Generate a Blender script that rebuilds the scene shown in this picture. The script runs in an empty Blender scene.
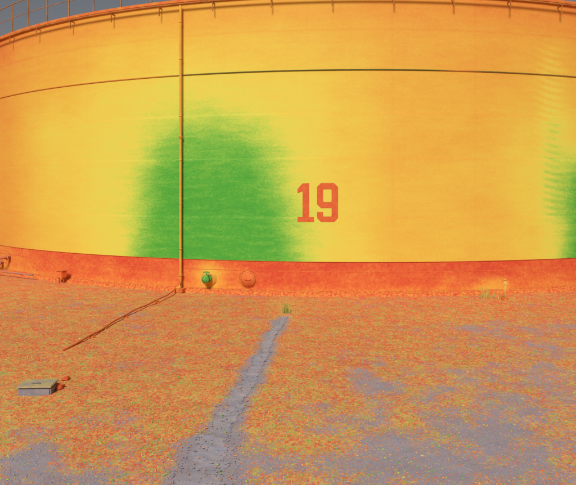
import bpy, math, numpy as np
from math import radians, sin, cos, pi
rng=np.random.default_rng(7)
S=bpy.context.scene
# ---------------- geometry constants (metres) ----------------
F=576.0; CAMH=3.0; HZ=190.0
Z0=16.46; R=19.6; CX=2.40; CY=Z0+R
GAIN=1.08
def px2z(px,r=R):
    t=(px-288.0)/F
    a=t*t+1; b=-2*(t*CX+CY); c=CX*CX+CY*CY-r*r
    d=b*b-4*a*c
    return (-b-math.sqrt(max(d,0)))/(2*a)
def px2th(px,r=R):
    z=px2z(px,r); x=(px-288.0)/F*z
    return math.asin((x-CX)/r)
def H(px,py,r=R): return CAMH-(py-HZ)*px2z(px,r)/F
def wp(th,h,r=R): return (CX+r*sin(th), CY-r*cos(th), h)
def P(px,py,off=0.0):
    r=R+off
    return wp(px2th(px,r),H(px,py,r),r)
def G(px,py):
    z=F*CAMH/(py-HZ); return ((px-288.0)/F*z, z)
# ---------------- numpy value noise ----------------
def vnoise(x,y,seed=0):
    xi=np.floor(x).astype(np.int64); yi=np.floor(y).astype(np.int64)
    fx=x-xi; fy=y-yi; fx=fx*fx*(3-2*fx); fy=fy*fy*(3-2*fy)
    def h(a,b):
        n=(a*374761393+b*668265263+seed*974711)&0x7fffffff
        n=((n^(n>>13))*1274126177)&0x7fffffff
        return ((n^(n>>16))&0xffff)/65535.0
    return (h(xi,yi)*(1-fx)+h(xi+1,yi)*fx)*(1-fy)+(h(xi,yi+1)*(1-fx)+h(xi+1,yi+1)*fx)*fy
def fbm(x,y,o=4,seed=0):
    s=0;a=.5;t=0
    for i in range(o):
        s=s+a*vnoise(x*2**i,y*2**i,seed+i); t+=a; a*=.5
    return s/t
def sstep(a,b,x):
    t=np.clip((x-a)/(b-a),0,1); return t*t*(3-2*t)
# ---------------- materials ----------------
def lin(c):
    out=[]
    for v in c:
        v/=255.0
        out.append(v/12.92 if v<=.04045 else ((v+.055)/1.055)**2.4)
    return out
def alb(c,g=GAIN):
    return tuple(min(v/g,.86) for v in lin(c))+(1,)
PAL=[(0.0,(64,150,58)),(0.17,(80,168,58)),(0.30,(128,188,70)),(0.42,(186,208,80)),(0.50,(219,211,84)),(0.58,(226,202,78)),(0.70,(226,177,68)),(0.82,(224,147,62)),(0.92,(216,106,56)),(1.0,(205,76,48))]
PALG=[(0.0,(84,150,74)),(0.14,(112,164,80)),(0.28,(160,176,84)),(0.42,(196,182,86)),(0.55,(206,162,82)),(0.68,(210,142,78)),(0.80,(211,124,72)),(0.92,(208,104,62)),(1.0,(198,84,56))]
def newmat(name):
    m=bpy.data.materials.new(name); m.use_nodes=True
    nt=m.node_tree; b=nt.nodes['Principled BSDF']
    b.inputs['Roughness'].default_value=.85
    b.inputs['Specular IOR Level'].default_value=.15
    return m,nt,b
def nd(nt,t,**k):
    n=nt.nodes.new(t)
    for a,v in k.items(): setattr(n,a,v)
    return n
def mth(nt,op,a,b=None,c=None,clamp=False):
    n=nt.nodes.new('ShaderNodeMath'); n.operation=op; n.use_clamp=clamp
    for i,v in enumerate((a,b,c)):
        if v is None: continue
        if isinstance(v,(int,float)): n.inputs[i].default_value=v
        else: nt.links.new(v,n.inputs[i])
    return n.outputs[0]
def noise(nt,scale,detail=3,rough=.6,stretch=None,off=0.0):
    tc=nd(nt,'ShaderNodeTexCoord'); src=tc.outputs['Object']
    if stretch or off:
        mp=nd(nt,'ShaderNodeMapping'); mp.inputs['Scale'].default_value=stretch or (1,1,1)
        mp.inputs['Location'].default_value=(off,off,off)
        nt.links.new(src,mp.inputs[0]); src=mp.outputs[0]
    n=nd(nt,'ShaderNodeTexNoise'); n.inputs['Scale'].default_value=scale
    n.inputs['Detail'].default_value=detail; n.inputs['Roughness'].default_value=rough
    nt.links.new(src,n.inputs['Vector']); return n.outputs['Fac']
def ramp(nt,fac,gain=GAIN,pal=PAL):
    r=nd(nt,'ShaderNodeValToRGB'); cr=r.color_ramp
    while len(cr.elements)<len(pal): cr.elements.new(.5)
    for e,(p,c) in zip(cr.elements,pal):
        e.position=p; e.color=alb(c,gain)
    nt.links.new(fac,r.inputs[0]); return r.outputs[0]
def attr(nt,name):
    a=nd(nt,'ShaderNodeAttribute'); a.attribute_name=name; return a.outputs['Fac']
def bump(nt,b,h,strength=.3,dist=.01):
    n=nd(nt,'ShaderNodeBump'); n.inputs['Strength'].default_value=strength; n.inputs['Distance'].default_value=dist
    nt.links.new(h,n.inputs['Height']); nt.links.new(n.outputs[0],b.inputs['Normal'])
def mixc(nt,f,a,b_):
    m=nd(nt,'ShaderNodeMix'); m.data_type='RGBA'
    nt.links.new(f,m.inputs[0]) if not isinstance(f,float) else None
    for s,v in ((6,a),(7,b_)):
        if isinstance(v,tuple): m.inputs[s].default_value=v
        else: nt.links.new(v,m.inputs[s])
    return m.outputs[2]
M_wall,nt,b=newmat('tank_cladding')
t=attr(nt,'temp')
n1=noise(nt,1.0,4,.7,(1.3,1.3,7)); n2=noise(nt,13,4,.85,(1,1,1.8)); n3=noise(nt,.35,3,.6,(1,1,2))
edge=mth(nt,'SUBTRACT',.6,t,clamp=True)
d=mth(nt,'MULTIPLY',mth(nt,'SUBTRACT',n1,.5),mth(nt,'MULTIPLY_ADD',edge,.42,.11))
d2=mth(nt,'MULTIPLY',mth(nt,'SUBTRACT',n2,.5),mth(nt,'MULTIPLY_ADD',edge,.50,.20))
d3=mth(nt,'MULTIPLY',mth(nt,'SUBTRACT',n3,.5),.14)
T=mth(nt,'ADD',mth(nt,'ADD',mth(nt,'ADD',t,d),d2),d3)
nt.links.new(ramp(nt,T),b.inputs['Base Color']); b.inputs['Roughness'].default_value=.7
bump(nt,b,n2,.08,.005)
def tempmat(name,base,amp=.15,scale=8,gain=GAIN,rough=.8,bm=.3):
    m,nt,b=newmat(name)
    n=noise(nt,scale,4,.65)
    T=mth(nt,'MULTIPLY_ADD',mth(nt,'SUBTRACT',n,.5),amp*2,base)
    nt.links.new(ramp(nt,T,gain),b.inputs['Base Color']); b.inputs['Roughness'].default_value=rough
    bump(nt,b,n,bm,.01); return m
def colmat(name,c1,c2,scale=8,gain=GAIN,rough=.8):
    m,nt,b=newmat(name); n=noise(nt,scale,4,.65)
    f=mth(nt,'MULTIPLY_ADD',mth(nt,'SUBTRACT',n,.5),3,.5,clamp=True)
    nt.links.new(mixc(nt,f,alb(c1,gain),alb(c2,gain)),b.inputs['Base Color'])
    b.inputs['Roughness'].default_value=rough; bump(nt,b,n,.3,.01); return m
M_skirt,nt,b=newmat('tank_skirt_paint')
t=attr(nt,'temp'); n=noise(nt,1.2,5,.75,(1,1,2)); n2=noise(nt,12,4,.75)
T=mth(nt,'ADD',mth(nt,'MULTIPLY_ADD',mth(nt,'SUBTRACT',n,.5),.26,t),mth(nt,'MULTIPLY',mth(nt,'SUBTRACT',n2,.5),.26))
nt.links.new(ramp(nt,T,1.02),b.inputs['Base Color']); bump(nt,b,n2,.15,.01)
M_num=tempmat('red_numeral_paint',.935,.09,8)
M_pipe=tempmat('pipe_paint',.76,.12,5)
M_rim=tempmat('rim_paint',.88,.14,3)
M_rail=colmat('rail_paint',(150,105,70),(190,135,75),3)
M_roof=tempmat('roof_paint',.75,.1,2)
M_brk=colmat('bracket_paint',(150,95,50),(205,130,60),5)
M_green=colmat('cool_metal',(60,140,60),(125,185,80),12)
M_red=tempmat('hot_metal',.92,.1,6)
M_yel=colmat('warm_yellow_metal',(205,200,90),(225,165,80),10)
M_hatch=tempmat('hatch_paint',.90,.1,6,1.0)
M_gray=colmat('cold_gray',(128,124,134),(156,144,140),9)
M_conc=tempmat('foundation_concrete',.90,.35,15,1.1)
M_seam,nt,b=newmat('seam_joint')
t=attr(nt,'temp'); n=noise(nt,2.5,4,.7)
f=mth(nt,'ADD',t,mth(nt,'MULTIPLY',mth(nt,'SUBTRACT',n,.5),.8),clamp=True)
nt.links.new(mixc(nt,f,alb((206,130,60)),alb((92,94,44))),b.inputs['Base Color'])
# ground
M_ground,nt,b=newmat('ground_soil')
t=attr(nt,'temp'); cold=attr(nt,'cold')
na=noise(nt,22,4,.85); nb=noise(nt,3.5,4,.7); ne=noise(nt,27,3,.85,(1,1,1.7)); nc=noise(nt,34,2,.6)
nf=noise(nt,24,3,.8,None,31.0)
T=mth(nt,'ADD',mth(nt,'ADD',t,mth(nt,'MULTIPLY',mth(nt,'SUBTRACT',na,.5),2.6)),mth(nt,'MULTIPLY',mth(nt,'SUBTRACT',nb,.5),.6))
GG=.86
col=ramp(nt,T,GG,PALG)
gm=mth(nt,'ADD',nf,mth(nt,'MULTIPLY',mth(nt,'SUBTRACT',nb,.5),-.35))
gm=mth(nt,'MULTIPLY',mth(nt,'MULTIPLY_ADD',mth(nt,'SUBTRACT',gm,.575),14,.5,clamp=True),.8)
col=mixc(nt,gm,col,alb((128,166,84),GG))
g=mth(nt,'ADD',cold,mth(nt,'ADD',mth(nt,'MULTIPLY',mth(nt,'SUBTRACT',ne,.5),3.0),mth(nt,'MULTIPLY',mth(nt,'SUBTRACT',nb,.5),1.2)))
g=mth(nt,'MULTIPLY_ADD',mth(nt,'SUBTRACT',g,.5),2.6,.5,clamp=True)
gc=mixc(nt,nc,alb((122,122,134),GG),alb((166,146,144),GG))
nt.links.new(mixc(nt,g,col,gc),b.inputs['Base Color'])
b.inputs['Roughness'].default_value=1; bump(nt,b,na,.3,.015)
M_grav,nt,b=newmat('gravel_and_litter')
t=attr(nt,'temp'); cold=attr(nt,'cold')
nt.links.new(mixc(nt,cold,ramp(nt,t,.9,PALG),alb((146,136,142),.9)),b.inputs['Base Color']); b.inputs['Roughness'].default_value=1
M_ditch,nt,b=newmat('damp_silt')
n=noise(nt,30,4,.7); n2=noise(nt,5,3,.6); n3=noise(nt,22,3,.85)
f=mth(nt,'MULTIPLY_ADD',mth(nt,'SUBTRACT',n2,.5),2.5,.5,clamp=True)
base=mixc(nt,f,alb((134,132,142),.82),alb((156,144,146),.82))
f2=mth(nt,'MULTIPLY_ADD',mth(nt,'SUBTRACT',n3,.58),7,.1,clamp=True)
nt.links.new(mixc(nt,f2,base,alb((180,150,116),.84)),b.inputs['Base Color']); bump(nt,b,n,.25,.01); b.inputs['Roughness'].default_value=1
# ---------------- mesh helpers ----------------
def mesh(name,V,Fc,mat=None,parent=None,smooth=False,attrs=None):
    me=bpy.data.meshes.new(name); me.from_pydata([tuple(map(float,v)) for v in V],[],[tuple(map(int,f)) for f in Fc]); me.update()
    ob=bpy.data.objects.new(name,me); S.collection.objects.link(ob)
    if mat: me.materials.append(mat)
    if parent: ob.parent=parent
    if smooth: me.polygons.foreach_set('use_smooth',[True]*len(me.polygons))
    for k,v in (attrs or {}).items():
        a=me.attributes.new(k,'FLOAT','POINT'); a.data.foreach_set('value',np.asarray(v,dtype=np.float32).ravel())
    return ob
def empty(name):
    e=bpy.data.objects.new(name,None); S.collection.objects.link(e); return e
def gridfaces(nu,nv):
    i=np.arange(nu-1)[:,None]*nv+np.arange(nv-1)[None,:]; i=i.ravel()
    return np.stack([i,i+nv,i+nv+1,i+1],1)
def tube(name,pts,r,mat,parent=None,n=10,closed=False):
    pts=np.array(pts,float); V=[];Fc=[]; m=len(pts)
    for i,p in enumerate(pts):
        if closed: tdir=pts[(i+1)%m]-pts[i-1]
        else: tdir=pts[min(i+1,m-1)]-pts[max(i-1,0)]
        tdir/=np.linalg.norm(tdir)
        up=np.array([0,0,1.]) if abs(tdir[2])<.9 else np.array([0,1.,0])
        a=np.cross(tdir,up); a/=np.linalg.norm(a); c=np.cross(a,tdir)
        for k in range(n):
            q=2*pi*k/n; V.append(p+r*(a*cos(q)+c*sin(q)))
    for i in range(m if closed else m-1):
        j=(i+1)%m
        for k in range(n):
            l=(k+1)%n; Fc.append((i*n+k,i*n+l,j*n+l,j*n+k))
    if not closed:
        Fc.append(tuple(range(n))[::-1]); Fc.append(tuple((m-1)*n+k for k in range(n)))
    return mesh(name,V,Fc,mat,parent,True)
def box(name,c,s,mat,parent=None,rot=0.0,bev=.01):
    import bmesh
    bm=bmesh.new(); bmesh.ops.create_cube(bm,size=1)
    bmesh.ops.scale(bm,vec=s,verts=bm.verts)
    if bev: bmesh.ops.bevel(bm,geom=bm.edges[:],offset=bev,segments=2,affect='EDGES')
    me=bpy.data.meshes.new(name); bm.to_mesh(me); bm.free()
    o=bpy.data.objects.new(name,me); S.collection.objects.link(o); me.materials.append(mat)
    o.location=c; o.rotation_euler=(0,0,rot)
    if parent: o.parent=parent
    return o
TH_F=np.concatenate([np.linspace(-pi,-1.0,60)[:-1],np.linspace(-1.0,.75,560),np.linspace(.75,pi,70)[1:]])
TH_C=np.linspace(-pi,pi,361)
def revolve(name,prof,mat,parent,th=TH_C,tempf=None,smooth=True):
    prof=np.array(prof,float); nv=len(prof)
    Tt,rr=np.meshgrid(th,prof[:,0],indexing='ij'); hh=np.broadcast_to(prof[:,1],rr.shape)
    V=np.stack([CX+rr*np.sin(Tt),CY-rr*np.cos(Tt),hh],-1).reshape(-1,3)
    at={'temp':tempf(Tt,hh)} if tempf else None
    return mesh(name,V,gridfaces(len(th),nv),mat,parent,smooth,at)
tank=empty('storage_tank')
H_SK=H(372,262); H_SEAM=H(372,69.6); H_TOP=H(372,-9)
cols=np.array([px2th(p) for p in (0,60,120,180,240,300,350,400,480,530,560,576)])
rows_y=[10,50,90,130,170,210,250]; rows_h=np.array([CAMH-(y-HZ)*Z0*1.03/F for y in rows_y])
TB=np.array([
[.84,.80,.76,.73,.72,.74,.77,.80,.82,.83,.84,.84],
[.80,.72,.64,.62,.61,.64,.69,.73,.75,.74,.72,.74],
[.78,.63,.55,.50,.52,.57,.65,.71,.72,.68,.65,.68],
[.77,.59,.51,.47,.48,.53,.62,.70,.70,.63,.54,.58],
[.76,.59,.50,.43,.45,.51,.60,.69,.68,.59,.49,.50],
[.77,.61,.50,.41,.43,.49,.58,.68,.68,.58,.47,.44],
[.80,.64,.51,.41,.42,.48,.58,.67,.68,.60,.49,.44]])
def bg(th,h):
    hh=np.clip(h,rows_h[-1],rows_h[0]); ri=np.interp(hh,rows_h[::-1],np.arange(6,-1,-1.)); ci=np.interp(th,cols,np.arange(len(cols)))
    r0=np.clip(np.floor(ri).astype(int),0,5); c0=np.clip(np.floor(ci).astype(int),0,len(cols)-2)
    fr=ri-r0; fc=ci-c0; fr=fr*fr*(3-2*fr); fc=fc*fc*(3-2*fc)
    return (TB[r0,c0]*(1-fc)+TB[r0,c0+1]*fc)*(1-fr)+(TB[r0+1,c0]*(1-fc)+TB[r0+1,c0+1]*fc)*fr
TG=px2th(210); ZG=px2z(208); T2=px2th(604)
def wall_t(th,h):
    t=bg(th,h)
    y=HZ+(CAMH-h)*F/ZG
    hw=np.interp(y,[80,100,120,150,190,225,262],[4,20,36,51,62,70,77])*ZG/F
    arc=np.abs(th-TG)*R*.93
    soft=np.interp(y,[90,150,262],[1.6,1.2,.8])
    nz=fbm(th*25,h*2.0,3,5)-.5
    side=1-sstep(hw-soft*.8,hw+soft*1.0,arc+.35*nz)
    top=sstep(84,158,y+14*nz)
    m=side*top
    core=.30-.13*sstep(110,190,y)
    t=t*(1-m)+core*m
    y2=HZ+(CAMH-h)*F/Z0/1.08
    arc2=np.abs(th-T2)*R
    m2=(1-sstep(.8,2.1,arc2+.3*nz))*sstep(135,195,y2)
    t=t*(1-m2)+.17*m2
    for hp in (2.2,3.9,5.2,7.6):
        t=t+.035*np.exp(-((h-hp)/.03)**2)
    for k in range(-20,20):
        a=k*.125+.03; t=t+.014*np.exp(-((th-a)*R/.035)**2)
    mm=np.exp(-((th-px2th(550))*R/.42)**2)*sstep(1.6,2.6,h)*(1-sstep(6.8,7.8,h))
    t=t+.05*mm*np.sin(h*30+8*np.sin(th*R*1.3))-.06*mm
    return t
hs=np.linspace(H_SK,H_TOP,300)
lap=lambda h: R-.004*sum(h>q for q in (2.2,3.9,5.2))
revolve('shell_cladding',[(lap(h),h) for h in hs],M_wall,tank,TH_F,wall_t)
revolve('cladding_lip',[(R,H_SK),(R,H_SK-.015),(R-.04,H_SK-.015)],M_red,tank)
RS=R-.015
def sk_t(th,h):
    t=.945+.03*sstep(.35,.9,h)-.07*sstep(.35,.0,h)
    cx=px2th(209); d=np.sqrt(((th-cx)*R)**2+(h-.45)**2)
    t=t-.26*np.exp(-(d/.42)**2)
    d=np.abs(th-px2th(497))*R
    t=t-.14*np.exp(-(d/.6)**2)*(1-sstep(.3,.6,h))
    t=t-.06*sstep(px2th(80),px2th(0),th)
    t=t-.08*(fbm(th*14+9,h*1.5,3,8)-.35)
    return t
revolve('skirt',[(RS,h) for h in np.linspace(H_SK-.015,.0,24)],M_skirt,tank,TH_F,sk_t)
revolve('skirt_weld_bead',[(RS+.001,.66),(RS+.008,.65),(RS+.001,.64)],M_red,tank)
revolve('foundation_ring',[(RS+.01,.10),(R+.14,.05),(R+.17,.03),(R+.18,-.2)],M_conc,tank)
def seam_t(th,h):
    f=sstep(px2th(130),px2th(230),th)*1.0
    f=f*(1-.9*np.exp(-((th-px2th(462))*R/.5)**2))
    return f*(1-.35*sstep(px2th(470),px2th(560),th))
revolve('cladding_joint',[(R-.01,H_SEAM+.018),(R+.012,H_SEAM+.012),(R+.012,H_SEAM-.012),(R-.01,H_SEAM-.018)],M_seam,tank,TH_F,seam_t,False)
revolve('top_rim',[(R-.02,H_TOP-.10),(R+.06,H_TOP-.10),(R+.08,H_TOP-.08),(R+.08,H_TOP),(R-.1,H_TOP+.01)],M_rim,tank,TH_C,None,False)
revolve('roof',[(R-.1,H_TOP+.01),(R*.66,H_TOP+.45),(R*.33,H_TOP+.75),(.02,H_TOP+.9)],M_roof,tank)
dense=[-pi+i*2*pi/360 for i in range(360)]
for nm,hh,rr in (('top_rail',1.05,.018),('mid_rail',.55,.012)):
    tube(nm,[wp(a,H_TOP+hh,R-.02) for a in dense],rr,M_rail,tank,6,True)
V=[];Fc=[]
for a in np.arange(-pi,pi,2*pi/110):
    c=np.array(wp(a,H_TOP,R-.02)); ra=np.array([sin(a),-cos(a),0]); ta=np.array([cos(a),sin(a),0])
    o=len(V)
    for z in (0,1.06):
        for sx,sy in ((-1,-1),(1,-1),(1,1),(-1,1)): V.append(c+ta*.018*sx+ra*.018*sy+np.array([0,0,z]))
    for k in range(4): Fc.append((o+k,o+(k+1)%4,o+4+(k+1)%4,o+4+k))
    Fc.append((o+4,o+5,o+6,o+7))
mesh('rail_posts',V,Fc,M_rail,tank)
ROFF=.16
tube('spray_ring_pipe',[wp(a,H_TOP-.16,R+ROFF) for a in dense],.028,M_brk,tank,8,True)
V=[];Fc=[]
def addbox(V,Fc,c,ra,ta,hr,ht,z0,z1):
    o=len(V)
    for z in (z0,z1):
        for sx,sy in ((-1,-1),(1,-1),(1,1),(-1,1)): V.append(c+ta*ht*sx+ra*hr*sy+np.array([0,0,z]))
    for k in range(4): Fc.append((o+k,o+(k+1)%4,o+4+(k+1)%4,o+4+k))
    Fc.append((o+4,o+5,o+6,o+7)); Fc.append((o+3,o+2,o+1,o))
aa=px2th(272); da=px2th(332)-aa
k=-40
while k<60:
    a=aa+da*k; k+=1
    if a<-pi or a>pi: continue
    ra=np.array([sin(a),-cos(a),0]); ta=np.array([cos(a),sin(a),0])
    addbox(V,Fc,np.array(wp(a,0,R+ROFF/2)),ra,ta,ROFF/2+.01,.012,H_TOP-.22,H_TOP-.19)
    addbox(V,Fc,np.array(wp(a,0,R+ROFF)),ra,ta,.013,.013,H_TOP-.46,H_TOP-.17)
mesh('spray_ring_brackets',V,Fc,M_brk,tank)
# ---- numerals ----
quads=[]
def strip(o,i,closed=False):
    n=len(o)
    for k in range(n if closed else n-1):
        j=(k+1)%n; quads.append((o[k],o[j],i[j],i[k]))
strip([(321,183),(334,183),(338,187),(338,204),(338,208),(321,208),(317,204),(317,187)],
      [(323.5,189),(331,189),(331.6,190),(331.6,201),(331,202),(323.5,202),(323,201),(323,190)],True)
strip([(338,208),(338,218),(334,222),(321,222),(317,218),(317,212)],[(331.6,208),(331.6,215.5),(331,216.5),(323.5,216.5),(323,215.5),(323,212)])
quads+=[((302.5,183.5),(309,183),(309,217),(302.5,217)),((297.5,217),(314,217),(314,222),(297.5,222)),((297.5,189),(302.5,183.5),(302.5,191),(297.5,193))]
V=[];Fc=[]
for q in quads:
    o=len(V); V+= [P(x,y,.008) for x,y in q]; Fc.append((o,o+1,o+2,o+3))
mesh('painted_number_19',V,Fc,M_num,tank)
# ---- riser pipe ----
PO=.13; PR=.036
ris=empty('riser_pipe'); ath=px2th(180.5,R+PO)
pts=[wp(ath,h,R+PO) for h in np.linspace(.2,H_TOP-.2,40)]
tube('pipe',pts,PR,M_pipe,ris,12)
tube('top_elbow',[wp(ath,H_TOP-.2,R+PO),wp(ath,H_TOP-.16,R+PO+.01),wp(ath,H_TOP-.15,R+ROFF)],PR,M_pipe,ris,10)
for h in (1.25,2.6,3.9,5.2,6.9,8.0):
    tube('bracket',[wp(ath,h,R-.02),wp(ath,h,R+PO)],.014,M_pipe,ris,6)
    tube('clamp',[wp(ath,h-.02,R+PO),wp(ath,h+.02,R+PO)],.044,M_pipe,ris,12)
for h in (.45,.48,4.55,4.58):
    tube('flange',[wp(ath,h,R+PO),wp(ath,h+.02,R+PO)],.060,M_pipe,ris,16)
p0=np.array(wp(ath,.2,R+PO))
tube('foot_elbow',[p0,p0+np.array([-.02,-.03,-.08]),p0+np.array([-.1,-.1,-.12])],.045,M_pipe,ris,10)
box('footing',(p0[0],p0[1]-.1,.03),(.3,.3,.12),M_conc,ris,ath,.02)
# ---- ground supply pipe ----
sp=empty('water_supply_pipe')
e=G(62,350); st=(p0[0]-.1,p0[1]-.1)
n=24; line=[]
for i in range(n+1):
    f=i/n; line.append((st[0]*(1-f)+e[0]*f+.05*sin(f*9), st[1]*(1-f)+e[1]*f, .075*(1-f)+.008*f+.010*sin(i*1.3)))
tube('pipe_run',line,.020,M_red,sp,8)
for i in (6,13,20):
    c=line[i]; box('sleeper',(c[0],c[1],-.02),(.10,.22,.06),M_conc,sp,.6,.01)
# ---- drain valve ----
def disc(name,th,h,off0,off1,r,mat,parent,n=28):
    c0=np.array(wp(th,h,R+off0)); c1=np.array(wp(th,h,R+off1)); return tube(name,[c0,c1],r,mat,parent,n)
dv=empty('drain_valve'); a=px2th(209); hv=H(209,278)
disc('reinforcing_pad',a,hv,-.05,-.003,.25,tempmat('pad_paint',.74,.25,7),dv)
disc('nozzle',a,hv,-.05,.14,.06,M_green,dv)
disc('flange_a',a,hv,.07,.09,.11,M_green,dv); disc('flange_b',a,hv,.10,.12,.11,M_green,dv)
c=np.array(wp(a,hv,R+.20))
disc('valve_body',a,hv,.12,.28,.08,M_green,dv); disc('outlet_flange',a,hv,.28,.30,.11,M_green,dv)
tube('stem',[c,c+np.array([0,0,.2])],.014,M_green,dv,8)
tube('bonnet',[c,c+np.array([0,0,.12])],.045,M_green,dv,12)
tube('handwheel',[c+np.array([.09*cos(q),.09*sin(q),.2]) for q in np.linspace(0,2*pi,21)[:-1]],.011,M_green,dv,6,True)
for q in (0,pi/2): tube('spoke',[c+np.array([-.09*cos(q),-.09*sin(q),.2]),c+np.array([.09*cos(q),.09*sin(q),.2])],.008,M_green,dv,6)
# ---- manway ----
mw=empty('manway_hatch'); a=px2th(248); hm=.40
disc('neck',a,hm,-.05,.0,.20,M_hatch,mw); disc('cover',a,hm,.0,.015,.235,M_hatch,mw)
tav=np.array([cos(a),sin(a),0]); rav=np.array([sin(a),-cos(a),0]); cc=np.array(wp(a,hm,R+.015))
for k in range(16):
    q=2*pi*k/16; p=cc+tav*.21*cos(q)+np.array([0,0,.21*sin(q)]); tube('bolt',[p,p+rav*.018],.011,M_hatch,mw,6)
tube('cover_handle',[cc+tav*-.08,cc+tav*-.08+rav*.05,cc+tav*.08+rav*.05,cc+tav*.08],.009,M_hatch,mw,6)
tube('pad_ring',[np.array(wp(a,hm,RS+.005))+tav*.28*cos(q)+np.array([0,0,.26*sin(q)]) for q in np.linspace(0,2*pi,33)[:-1]],.008,M_hatch,mw,6,True)
# ---- ground ----
def gh(x,y):
    h=.04*(fbm(x*.5,y*.5,3,11)-.5)+.04*(fbm(x*2.3,y*2.3,3,3)-.5)+.02*(fbm(x*9,y*9,2,21)-.5)
    return h-.02
DP=[(284,316,9),(272,335,13),(262,356,16),(246,382,21),(232,405,27),(222,425,33),(212,447,46),(203,470,58),(196,500,70),(190,540,80)]
dpc=np.array([list(G(p,y))+[w*F*CAMH/(y-HZ)/F/2] for p,y,w in DP])
def ditch_d(x,y):
    wob=.16*(fbm(y*2.2,y*0+3.3,3,91)-.5)
    cx=np.interp(y,dpc[::-1,1],dpc[::-1,0])+wob; w=np.interp(y,dpc[::-1,1],dpc[::-1,2])
    ok=(y<dpc[0,1]+.1)
    return np.where(ok,np.abs(x-cx)-w,9.0)
def axis(lo,hi,a,b,stp):
    far=lambda s,e: [s+(e-s)*(k/14)**3 for k in range(1,15)]
    return np.array(sorted(far(a,lo))+list(np.arange(a,b,stp))+far(b,hi))
xs=axis(-3000,3000,-13,15,.065); ys=axis(-3000,3000,4,18.5,.065)
X,Y=np.meshgrid(xs,ys,indexing='ij')
def maps(X,Y):
    yy=np.clip(Y,3,60); py=HZ+F*CAMH/yy; px=288+X/yy*F
    big=fbm(X*.8+3,Y*.8,3,40); mid=fbm(X*2.5,Y*2.5,3,50)
    t=.86-.08*sstep(330,440,py)+.14*(big-.5)
    t=t-.10*np.exp(-((px-285)/14)**2)*(py<325)
    c=-.06-.15*sstep(330,300,py)+0*X
    def blob(x0,y0,sx,sy,a):
        nonlocal c
        c=c+a*np.exp(-((px-x0)/sx)**2-((py-y0)/sy)**2)
    blob(500,430,165,58,.72); blob(400,465,85,42,.42); blob(10,465,50,38,.7); blob(120,485,90,20,.4)
    blob(268,458,38,24,.6); blob(500,325,95,9,.45); blob(330,415,50,22,.25); blob(545,365,95,30,.35); blob(30,440,30,20,.3)
    blob(400,380,70,22,.2); blob(100,310,80,8,.2); blob(500,540,300,50,.6)
    blob(100,370,110,40,-.15); blob(370,330,70,20,-.12)
    c=c+.7*(big-.5)+1.1*(mid-.5)
    dd=ditch_d(X,Y); c=c+1.0*(1-sstep(-.08,.22,dd))
    far=sstep(25,60,np.hypot(X,Y-12)); c=c*(1-far)-.2*far
    return t,np.clip(c,-1,.98)
Tg,Cg=maps(X,Y); dd=ditch_d(X,Y)
DEP=.022
Z=gh(X,Y)*(np.hypot(X,Y-12)<40)
Z=Z-DEP*(1-sstep(-.25,.2,dd))
V=np.stack([X,Y,Z],-1).reshape(-1,3)
mesh('ground',V,gridfaces(len(xs),len(ys)),M_ground,None,True,{'temp':Tg,'cold':Cg})
V=[]; nn=420; mcols=15
ysd=np.linspace(dpc[0,1],4.6,nn)
for i,y in enumerate(ysd):
    cx=np.interp(y,dpc[::-1,1],dpc[::-1,0])+.16*(float(fbm(np.array(y*2.2),np.array(3.3),3,91))-.5); w=np.interp(y,dpc[::-1,1],dpc[::-1,2])
    wl=w*(.68+.9*(float(fbm(np.array(y*3.),np.array(1.),4,60))-.5)); wr=w*(.68+.9*(float(fbm(np.array(y*3.),np.array(7.),4,61))-.5))
    wl+=.07*(rng.random()-.5); wr+=.07*(rng.random()-.5)
    for j in range(mcols):
        u=j/(mcols-1)*2-1; x=cx+(u*wl if u<0 else u*wr)
        V.append((x,y,0))
V=np.array(V); dV=ditch_d(V[:,0],V[:,1])
V[:,2]=gh(V[:,0],V[:,1])-DEP*(1-sstep(-.25,.2,dV))+.005
mesh('drainage_channel',V,gridfaces(nn,mcols),M_ditch,None,True)
# ---- gravel scatter ----
def in_front(x,y): return np.hypot(x-CX,y-CY)>R+.2
N=36000
zz=5.2/(1-rng.random(N)*(1-5.2/17.8)); xx=(rng.random(N)-.5)*1.35*zz
ok=in_front(xx,zz)&(zz<18.4); xx=xx[ok]; zz=zz[ok]
t_,c_=maps(xx,zz); dd=ditch_d(xx,zz)
keep=(dd>-.03)|(rng.random(len(xx))<.4); xx=xx[keep]; zz=zz[keep]; t_=t_[keep]; c_=c_[keep]
n=len(xx); sz=np.minimum(rng.lognormal(-5.0,.38,n),.016)*(.75+zz/20)
octa=np.array([(1,0,0),(0,1,0),(-1,0,0),(0,-1,0),(0,0,.6),(0,0,-.6)],float)
of=np.array([(0,1,4),(1,2,4),(2,3,4),(3,0,4),(1,0,5),(2,1,5),(3,2,5),(0,3,5)])
ang=rng.random(n)*2*pi
v=octa[None]*(1+.6*(rng.random((n,6,1))-.5))*sz[:,None,None]
v=v*np.stack([1+rng.random(n)*.8,np.ones(n),np.ones(n)],-1)[:,None,:]
x=v[...,0]*np.cos(ang)[:,None]-v[...,1]*np.sin(ang)[:,None]; y=v[...,0]*np.sin(ang)[:,None]+v[...,1]*np.cos(ang)[:,None]
V=np.stack([x+xx[:,None],y+zz[:,None],v[...,2]+(gh(xx,zz)+sz*.2)[:,None]],-1).reshape(-1,3)
Fa=(of[None]+np.arange(n)[:,None,None]*6).reshape(-1,3)
u=rng.random(n); tt=np.where(u<.50,t_-.02+.15*(rng.random(n)-.3),np.where(u<.85,.05+.35*rng.random(n),.50+.3*rng.random(n)))
cc_=(c_+1.6*(rng.random(n)-.5)>.30).astype(float)*(rng.random(n)<.85)
mesh('gravel',V,Fa,M_grav,None,False,{'temp':np.repeat(tt,6),'cold':np.repeat(cc_,6)})
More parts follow.
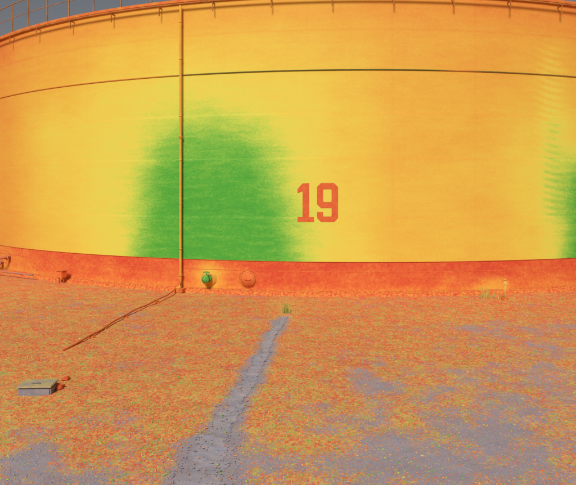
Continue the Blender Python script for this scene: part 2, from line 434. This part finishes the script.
# ---- grass tufts ----
def tufts(name,xx,zz,hmin,hmax,tbase,tvar,nb=6,spread=.05):
    n=len(xx); B=nb
    bx=np.repeat(xx,B)+rng.normal(0,spread*.5,n*B); by=np.repeat(zz,B)+rng.normal(0,spread*.5,n*B)
    hh=hmin+(hmax-hmin)*rng.random(n*B)**1.5; q=rng.random(n*B)*2*pi; w=.003+.003*rng.random(n*B)
    lx=np.cos(q)*hh*.7*rng.random(n*B); ly=np.sin(q)*hh*.7*rng.random(n*B); g=gh(bx,by)-.01
    qa=rng.random(n*B)*pi; dx=np.cos(qa)*w; dy=np.sin(qa)*w
    V=np.stack([np.stack([bx-dx,by-dy,g],-1),np.stack([bx+dx,by+dy,g],-1),np.stack([bx+lx*.4+dx*.7,by+ly*.4+dy*.7,g+hh*.6],-1),np.stack([bx+lx*.4-dx*.7,by+ly*.4-dy*.7,g+hh*.6],-1),np.stack([bx+lx,by+ly,g+hh],-1)],1).reshape(-1,3)
    o=np.arange(n*B)*5
    Fc=[(a,a+1,a+2,a+3) for a in o]+[(a+3,a+2,a+4) for a in o]
    tt=np.repeat(tbase+tvar*(rng.random(n)-.5),B)+.12*(rng.random(n*B)-.5)
    return mesh(name,V,Fc,M_grav,None,False,{'temp':np.repeat(tt,5),'cold':np.zeros(n*B*5)})
N=4500
zz=5.4/(1-rng.random(N)*(1-5.4/17.8)); xx=(rng.random(N)-.5)*1.35*zz
dn=fbm(xx*1.2,zz*1.2,3,77); t_,c_=maps(xx,zz); ok=in_front(xx,zz)&(dn>.50)&(ditch_d(xx,zz)>.02)&(c_<.25)
tufts('grass',xx[ok],zz[ok],.015,.05,.45,.8,5)
def cluster(px,py,n,s):
    x,y=G(px,py); return x+rng.normal(0,s,n),y+rng.normal(0,s*.6,n)
wx,wy=cluster(286,312,16,.05); a1=cluster(488,298,10,.2)
x_=np.concatenate([wx,a1[0]]); y_=np.concatenate([wy,a1[1]]); ok=in_front(x_,y_)
tufts('weeds',x_[ok],y_[ok],.10,.40,.30,.5,6,.06)
# ---- marker post ----
mp=empty('marker_post'); x,y=G(505,299)
tube('post',[(x,y,-.05),(x,y,.52)],.022,M_yel,mp,10); tube('cap',[(x,y,.52),(x,y,.55)],.034,M_yel,mp,10)
box('plate',(x,y-.032,.44),(.11,.012,.09),M_yel,mp,0,.003); box('footing',(x,y,.0),(.16,.16,.06),M_conc,mp,.2,.01)
# ---- drain box left ----
db=empty('concrete_drain_box'); x,y=G(33,395)
box('body',(x,y+.17,.02),(.48,.30,.15),M_gray,db,.04,.02); box('lid',(x,y+.17,.11),(.50,.33,.03),colmat('lid_mottle',(158,146,140),(200,178,110),5),db,.04,.008)
tube('lid_handle',[(x-.06,y+.1,.12),(x-.06,y+.1,.145),(x+.06,y+.1,.145),(x+.06,y+.1,.12)],.008,M_gray,db,6)
def rock(px,py,s,mat):
    import bmesh
    x,y=G(px,py); bm=bmesh.new(); bmesh.ops.create_icosphere(bm,subdivisions=3,radius=s)
    for v in bm.verts:
        c=v.co.copy(); k=1+1.1*(float(fbm(np.array(c.x*9/s*.25+px),np.array(c.y*9/s*.25+c.z/s*2),3,9))-.5)
        v.co=c*k; v.co.z*=.5
    me=bpy.data.meshes.new('rock'); bm.to_mesh(me); bm.free(); me.materials.append(mat)
    o=bpy.data.objects.new('rock',me); S.collection.objects.link(o); o.location=(x,y,s*.15)
M_rock=tempmat('warm_rock',.95,.10,14)
rock(57,388,.10,M_rock); rock(66,379,.06,M_rock)
# ---- small junction box by skirt (left) ----
jb=empty('junction_box'); a=px2th(69); c=wp(a,.26,R+.3)
box('cabinet',c,(.28,.2,.22),M_hatch,jb,a,.015); box('lid',(c[0],c[1],.385),(.32,.24,.03),M_hatch,jb,a,.006)
for s in(-1,1): tube('leg',[(c[0]+s*.11*cos(a),c[1]+s*.11*sin(a),-.02),(c[0]+s*.11*cos(a),c[1]+s*.11*sin(a),.2)],.02,M_brk,jb,6)
ip=empty('inlet_pipe'); a=px2th(3)
M_in=colmat('inlet_mottle',(130,125,130),(215,120,75),3)
for k,(h0,o) in enumerate(((.30,0),(.55,.03))):
    pts=[wp(a+o,h0,R-.06),wp(a+o,h0,R+.4),wp(a+o-.01,h0-.02,R+.5),wp(a+o-.12,h0-.1,R+.75)]
    tube('pipe_%d'%k,pts,.045,M_in,ip,12)
    disc('flange_%d'%k,a+o,h0,.1,.13,.09,M_in,ip)
tube('long_run',[wp(px2th(45)-i*.03,.16-.004*i,R+.45+.05*i) for i in range(12)],.028,M_in,ip,8)
# ---------------- light ----------------
EL=radians(40); AZ=radians(-14)
w=bpy.data.worlds.new('World'); S.world=w; w.use_nodes=True; nt=w.node_tree
bgn=nt.nodes['Background']; sky=nt.nodes.new('ShaderNodeTexSky'); sky.sky_type='NISHITA'; sky.sun_disc=False
sky.sun_elevation=EL; sky.sun_rotation=pi+radians(14)
hs_=nt.nodes.new('ShaderNodeHueSaturation'); hs_.inputs['Saturation'].default_value=.3; hs_.inputs['Value'].default_value=.8
nt.links.new(sky.outputs[0],hs_.inputs['Color']); nt.links.new(hs_.outputs[0],bgn.inputs[0]); bgn.inputs[1].default_value=.05
L=bpy.data.lights.new('sun','SUN'); L.energy=3.4; L.angle=radians(16); L.color=(1,.99,.98)
lo=bpy.data.objects.new('sun',L); S.collection.objects.link(lo)
from mathutils import Vector
d=Vector((sin(AZ)*cos(EL),-cos(AZ)*cos(EL),sin(EL)))
lo.rotation_euler=d.to_track_quat('Z','Y').to_euler()
# ---------------- camera ----------------
cam=bpy.data.cameras.new('camera'); co=bpy.data.objects.new('camera',cam); S.collection.objects.link(co)
co.location=(0,0,CAMH); co.rotation_euler=(radians(90),0,0); cam.sensor_width=36; cam.lens=36; cam.clip_end=8000
cam.shift_y=-(242.5-HZ)/576
S.camera=co
S.view_settings.view_transform='Standard'; S.view_settings.look='None'; S.view_settings.exposure=0
